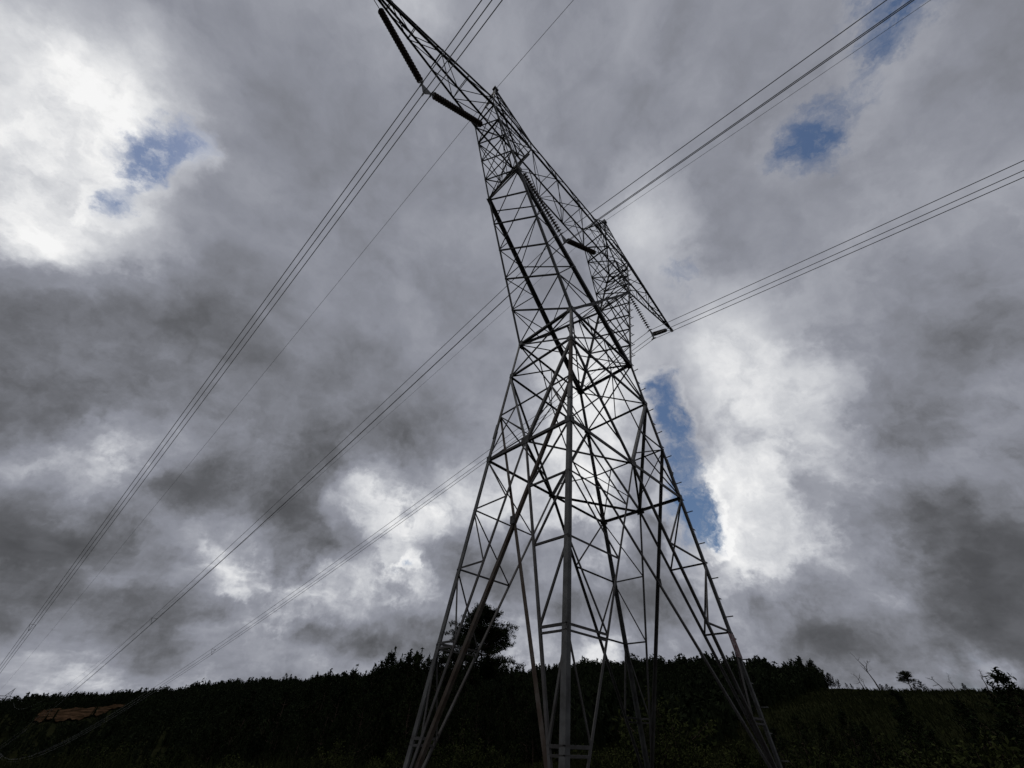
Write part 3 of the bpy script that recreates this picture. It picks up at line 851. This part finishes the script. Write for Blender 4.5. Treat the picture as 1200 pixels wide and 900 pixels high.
# young pines that make the near forest edge
YP = []
for s_, (H, w, nw) in enumerate([(8, .20, 12), (8, .25, 11), (8, .17, 13), (8, .28, 10), (8, .22, 14)]):
    tk, cr = young_pine(100 + s_, H, w, nw)
    YP.append((mesh_np('trunk', *tk, M_BARK, True), mesh_np('crown', *cr, M_PINE)))
lab_y = 'slender young pine among others along the dark forest edge behind the tower'
def put_pine(u, vtop, r, k, label=lab_y, group='young pines at the forest edge', wid=1.0):
    az, el = pix_az(u, vtop); x, y = polar(az, r); z = gz(x, y)
    h = EYE + r * math.tan(R(el)) - z
    if h < 1.2: return
    plant('young_pine', YP[k % 5], (x, y, z - .1), rng.uniform(0, 6.28), (h / 8.0 * wid * rng.uniform(.9, 1.15), h / 8.0), label, 'tree', group)
sky_pts = [(300, 806), (340, 804), (372, 794), (388, 786), (404, 796), (418, 782), (436, 792), (440, 785), (448, 780), (456, 772), (463, 766), (470, 774), (478, 776), (482, 767), (489, 770), (494, 767), (503, 772), (512, 775), (520, 768), (528, 780), (537, 775), (548, 782), (560, 788), (585, 790), (600, 786), (612, 788), (630, 782)]
for k, (u, v) in enumerate(sky_pts): put_pine(u, v - (4 if 435 < u < 530 else 0), rng.uniform(62, 92), k)
# fill under that skyline
cnt = 0
for u in np.arange(200, 660, 5.2):
    for q in range(2):
        lo = np.interp(u, [200, 300, 380, 460, 520, 640, 660], [868, 826, 806, 788, 790, 796, 804])
        put_pine(u + rng.uniform(-4, 4), lo + rng.uniform(2, 48), rng.uniform(48, 100), int(rng.integers(5))); cnt += 1
# dark leaning trees at the end of the forest on the ridge to the right
lab_r = 'dark wind-bent pine at the end of the ridge forest beside the grassy slope'
for k, (u, v, r) in enumerate([(936, 776, 296), (943, 775, 292), (949, 772, 300), (955, 779, 290), (961, 785, 292), (967, 788, 288), (972, 787, 286), (979, 795, 286), (991, 799, 282), (997, 800, 282)]):
    az, el = pix_az(u, v); x, y = polar(az, r); z = gz(x, y); h = max(1.5, EYE + r * math.tan(R(el)) - z)
    plant('pine_tree', YP[k % 5], (x, y, z - .2), rng.uniform(0, 6), (h / 8 * 1.25, h / 8), lab_r, 'tree', 'pines at the end of the ridge forest', (R(6), R(-9)))
# foreground pine on the right
for u, v, r, k, lb in [(1152, 783, 30, 3, 'bushy young pine standing on the grassy slope, top rising above the ridge line')]:
    az, el = pix_az(u, v); x, y = polar(az, r); z = gz(x, y); h = EYE + r * math.tan(R(el)) - z
    plant('young_pine', YP[k], (x, y, z - .1), 1.0, (h / 8 * 1.5, h / 8), lb, 'tree', None, (0, R(-6)))
for u, v in [(1076, 797), (1038, 801), (1031, 801), (1127, 800), (1070, 801)]: put_pine(u, v, 278, int(u), 'tiny dark bush standing on the bare ridge among the dead trees', 'tiny bushes on the ridge', 1.8)
lab_m = 'dark sapling pine growing low on the grassy slope'
for u, v, r, k in [(1188, 800, 27, 1), (1120, 815, 33, 0), (1045, 806, 48, 2), (1052, 830, 40, 4), (1010, 845, 36, 3), (985, 830, 50, 1), (960, 842, 44, 0), (1085, 850, 30, 2), (1170, 835, 22, 4), (1135, 845, 25, 2), (930, 836, 60, 3), (905, 850, 48, 1)]:
    put_pine(u, v, r, k, lab_m, 'saplings on the grassy slope', 1.3)
# dead trees and the lone round tree on the right ridge
for s_, (u, v, lean, lb) in enumerate([(1016, 776, (-.10, 0), 'tallest bare dead tree leaning on the grassy ridge'), (1005, 790, (-.10, 0), 'thin bare dead tree beside the tallest dead one on the ridge'),
                                       (1010, 795, (-.1, 0), 'short bare dead stick at the foot of the tallest dead tree'), (1098, 791, (-.2, 0), 'hooked bare dead tree on the ridge between the round tree and the bushy young pine'),
                                       (1114, 794, (-.15, 0), 'slight bare dead sapling on the ridge next to the hooked dead tree'), (1145, 788, (-.1, 0), 'bare twiggy dead tree on the ridge behind the bushy young pine')]):
    az, el = pix_az(u, v); r = 276; x, y = polar(az, r); z = gz(x, y); h = max(2.2, (EYE + r * math.tan(R(el)) - z) * .85)
    V_, F_ = dead_tree(300 + s_, h * 1.05, lean)
    e = empty('dead_tree', (x, y, z - .1), lb, 'tree', None)
    e.rotation_euler = (0, 0, R(az - 90))
    ob('trunk', mesh_np('trunk', V_, F_, M_DEAD), e)
# broken bare branch that pokes in at the right edge, close by
az, el = pix_az(1204, 782); r = 26; x, y = polar(az, r); z = gz(x, y); h = EYE + r * math.tan(R(el)) - z
V_, F_ = dead_tree(331, h, (.25, .1)); e = empty('dead_tree', (x, y, z - .1), 'bare dead tree standing beside the bushy young pine, nearer than the ridge', 'tree'); e.rotation_euler = (0, 0, R(az - 90))
ob('trunk', mesh_np('trunk', V_, F_, M_DEAD), e)
tk, cr = big_pine(23, 11, .32, 5.2, 30, .45)
az, el = pix_az(1058, 787); r = 276; x, y = polar(az, r); z = gz(x, y); h = EYE + r * math.tan(R(el)) - z
plant('round_tree', [mesh_np('trunk', *tk, M_BARK, True), mesh_np('crown', *cr, M_PINE)], (x, y, z - .1), 0, h / 11, 'small leafy tree with a rounded crown alone on the grassy ridge', 'tree', None)

# leafy shrubs near the camera
BU = []
for s_ in range(5):
    tk, cr = bush(500 + s_, 2.2, 1.5 + .15 * s_, 1700)
    BU.append((mesh_np('stem', *tk, M_BARK, True), mesh_np('foliage', *cr, M_BUSH)))
lab_b = 'leafy green shrub low in front of the dark forest'
def put_bush(u, v, r, k, wid=1.0, label=lab_b, grp='shrubs in the foreground'):
    az, el = pix_az(u, v); x, y = polar(az, r); z = gz(x, y); h = EYE + r * math.tan(R(el)) - z
    if h < .25: return
    s_ = h / 2.3
    plant('shrub', BU[k % 5], (x, y, z - .05), rng.uniform(0, 6.28), (max(s_, .4) * wid, s_), label, 'shrub', grp, names=('stem', 'foliage'))
for k, (u, v, r) in enumerate([(120, 866, 34), (95, 875, 30), (145, 872, 33), (60, 884, 29), (190, 882, 22), (175, 888, 24), (270, 884, 19), (285, 890, 18), (300, 893, 20), (240, 892, 23), (330, 890, 26), (395, 868, 27), (410, 880, 24), (370, 884, 28),
                               (455, 874, 24), (440, 886, 22), (470, 868, 28), (540, 846, 27), (552, 862, 24), (528, 868, 25), (575, 870, 26), (600, 872, 30), (640, 880, 30), (690, 868, 34), (765, 805, 46), (775, 830, 38), (758, 845, 36), (790, 850, 34), (720, 872, 30), (820, 868, 32), (860, 862, 34),
                               (845, 880, 28), (900, 876, 28), (940, 868, 28), (970, 880, 24), (1000, 872, 26), (1030, 862, 26), (1060, 868, 24), (1095, 862, 23), (1110, 876, 20), (1140, 870, 20), (1165, 866, 19), (1190, 872, 18), (1080, 882, 20), (1020, 884, 22), (740, 850, 44), (800, 868, 40), (150, 884, 28), (30, 880, 32), (215, 872, 34)]):
    if u < 920: put_bush(u, v, r, k)
    else: put_bush(u, v, r, k, 1.0, 'leafy shrub in the rough grass of the right-hand slope below the ridge' if False else 'leafy shrub in the rough grass of the open slope', 'shrubs on the grassy slope')

# tall rough grass on the open slope and near the tower
n = 60000
az = np.radians(rng.uniform(-12, 40, n)); r = 8 + 250 * rng.uniform(0, 1, n) ** 1.3
az[:n // 4] = np.radians(rng.uniform(-20, 110, n // 4)); r[:n // 4] = rng.uniform(10, 50, n // 4)
X = CAMP.x + r * np.cos(az); Y = CAMP.y + r * np.sin(az); Zg = ground_h(X, Y)
hgt = rng.uniform(.25, .75, n) * (1 + r / 200); wd = .02 + r * .0009
d = rng.normal(size=(n, 2)); d /= np.linalg.norm(d, axis=1, keepdims=True)
ln = rng.normal(0, .25, (n, 2)) + [-.1, .12]
b0 = np.stack([X - d[:, 0] * wd, Y - d[:, 1] * wd, Zg - .05], 1); b1 = np.stack([X + d[:, 0] * wd, Y + d[:, 1] * wd, Zg - .05], 1)
tp = np.stack([X + ln[:, 0] * hgt, Y + ln[:, 1] * hgt, Zg + hgt], 1)
gr = ob('rough_grass', mesh_np('rough_grass', np.stack([b0, b1, tp], 1).reshape(-1, 3), np.arange(3 * n).reshape(n, 3), M_GRASS))
tag(gr, 'rough grass covering the open slope and the ground round the tower', 'grass', None, 'stuff')

# the far forest on the hills: reads as one mass
def far_pine(seed, n=50):
    rs = np.random.default_rng(seed)
    t = rs.uniform(.08, 1, n) ** .8
    rad = (1 - t) * .22 + .03 if seed % 2 else .24 * np.sqrt(np.clip(1 - ((t - .62) / .42) ** 2, .02, 1))
    a = rs.uniform(0, 6.28, n)
    c = np.stack([np.cos(a) * rad * rs.uniform(.3, 1, n), np.sin(a) * rad * rs.uniform(.3, 1, n), t], 1)
    V, F = quads(c, .075, 0, .38, .9, rs)
    # solid heart so that the wood stays opaque
    k = 5; ring = [(.07 * math.cos(2 * math.pi * i / k), .07 * math.sin(2 * math.pi * i / k), .05) for i in range(k)] + [(.055 * math.cos(2 * math.pi * i / k + .6), .055 * math.sin(2 * math.pi * i / k + .6), .55) for i in range(k)]
    tz = .80 if seed % 2 == 0 else 1.0
    top = [(.012 * math.cos(2 * math.pi * i / k), .012 * math.sin(2 * math.pi * i / k), tz) for i in range(k)]
    V2 = np.array(ring + top); F2 = [(i, (i + 1) % k, k + (i + 1) % k, k + i) for i in range(k)] + [(k + i, k + (i + 1) % k, 2 * k + (i + 1) % k, 2 * k + i) for i in range(k)]
    return join([(V, F), (V2, F2)])
FP = [far_pine(700 + s_) for s_ in range(6)]
N = 22000
az = np.concatenate([rng.uniform(8, 62, N * 45 // 100), rng.uniform(62, 96, N - N * 45 // 100)]); D_ = np.interp(az, AZ, DD)
r = D_ * np.sqrt(rng.uniform(.03, 1.06, N))
skyl = rng.uniform(size=N) < .22
r[skyl] = (D_ * rng.uniform(.93, 1.05, N))[skyl]
lf = az > 62
r[lf] = np.where(skyl, r, 95 + (D_ - 80) * rng.uniform(0, 1, N) ** .8)[lf]
X = CAMP.x + r * np.cos(np.radians(az)); Y = CAMP.y + r * np.sin(np.radians(az)); Zg = ground_h(X, Y)
hT = rng.uniform(6.0, 10.5, N) * np.interp(az, [8, 13, 21, 40, 60, 70, 90], [.9, .9, 1.0, .95, .95, .85, .75])
hT *= np.exp(rng.normal(0, .14, N)) * np.where(rng.uniform(size=N) < .05, 1.3, 1) * (.92 + .14 * np.sin(az * 1.7) * np.sin(az * .61 + 1))
elt = np.degrees(np.arctan2(Zg + hT - EYE, r))
forest_edge = 12.7 + np.clip((260 - r) / 14, 0, 12) + rng.normal(0, .25, N)
ok = (az > forest_edge) & (r > 95)
bot = np.interp(az, [82.0, 83.5, 85, 87.3], [.85, .1, -.3, -.42])
clr = (az > 82) & (az < 87.4)
below = clr & (np.degrees(np.arctan2(Zg - EYE, r)) < bot)
hT = np.where(below, np.minimum(hT, r * np.tan(np.radians(bot + rng.normal(.04, .07, N))) - (Zg - EYE)), hT)
ok &= hT > .9
inc = in_clearing(X, Y)
hT = np.where(inc, rng.uniform(.6, 1.8, N), hT)
ok &= ~inc | (rng.uniform(size=N) < .30)
X, Y, Zg, hT = X[ok], Y[ok], Zg[ok], hT[ok]
var = rng.integers(0, 6, len(X)); rot = rng.uniform(0, 6.28, len(X)); wdt = rng.uniform(.85, 1.5, len(X))
Vs = []; Fs = []; o = 0
for q in range(6):
    s_ = var == q; v, f = FP[q]; k = s_.sum()
    c, sn = np.cos(rot[s_])[:, None], np.sin(rot[s_])[:, None]
    hx = (hT[s_] * wdt[s_])[:, None]
    vx = (v[:, 0] * c - v[:, 1] * sn) * hx + X[s_][:, None]; vy = (v[:, 0] * sn + v[:, 1] * c) * hx + Y[s_][:, None]; vz = v[:, 2] * hT[s_][:, None] + Zg[s_][:, None] - .2
    Vs.append(np.stack([vx, vy, vz], -1).reshape(-1, 3)); Fs.append((f[None] + (np.arange(k) * len(v))[:, None, None]).reshape(-1, 4) + o); o += k * len(v)
fo = ob('forest', mesh_np('forest', np.concatenate(Vs), np.concatenate(Fs), M_PINE_FAR))
tag(fo, 'dense dark pine forest covering the hills behind the tower', 'forest', None, 'stuff')
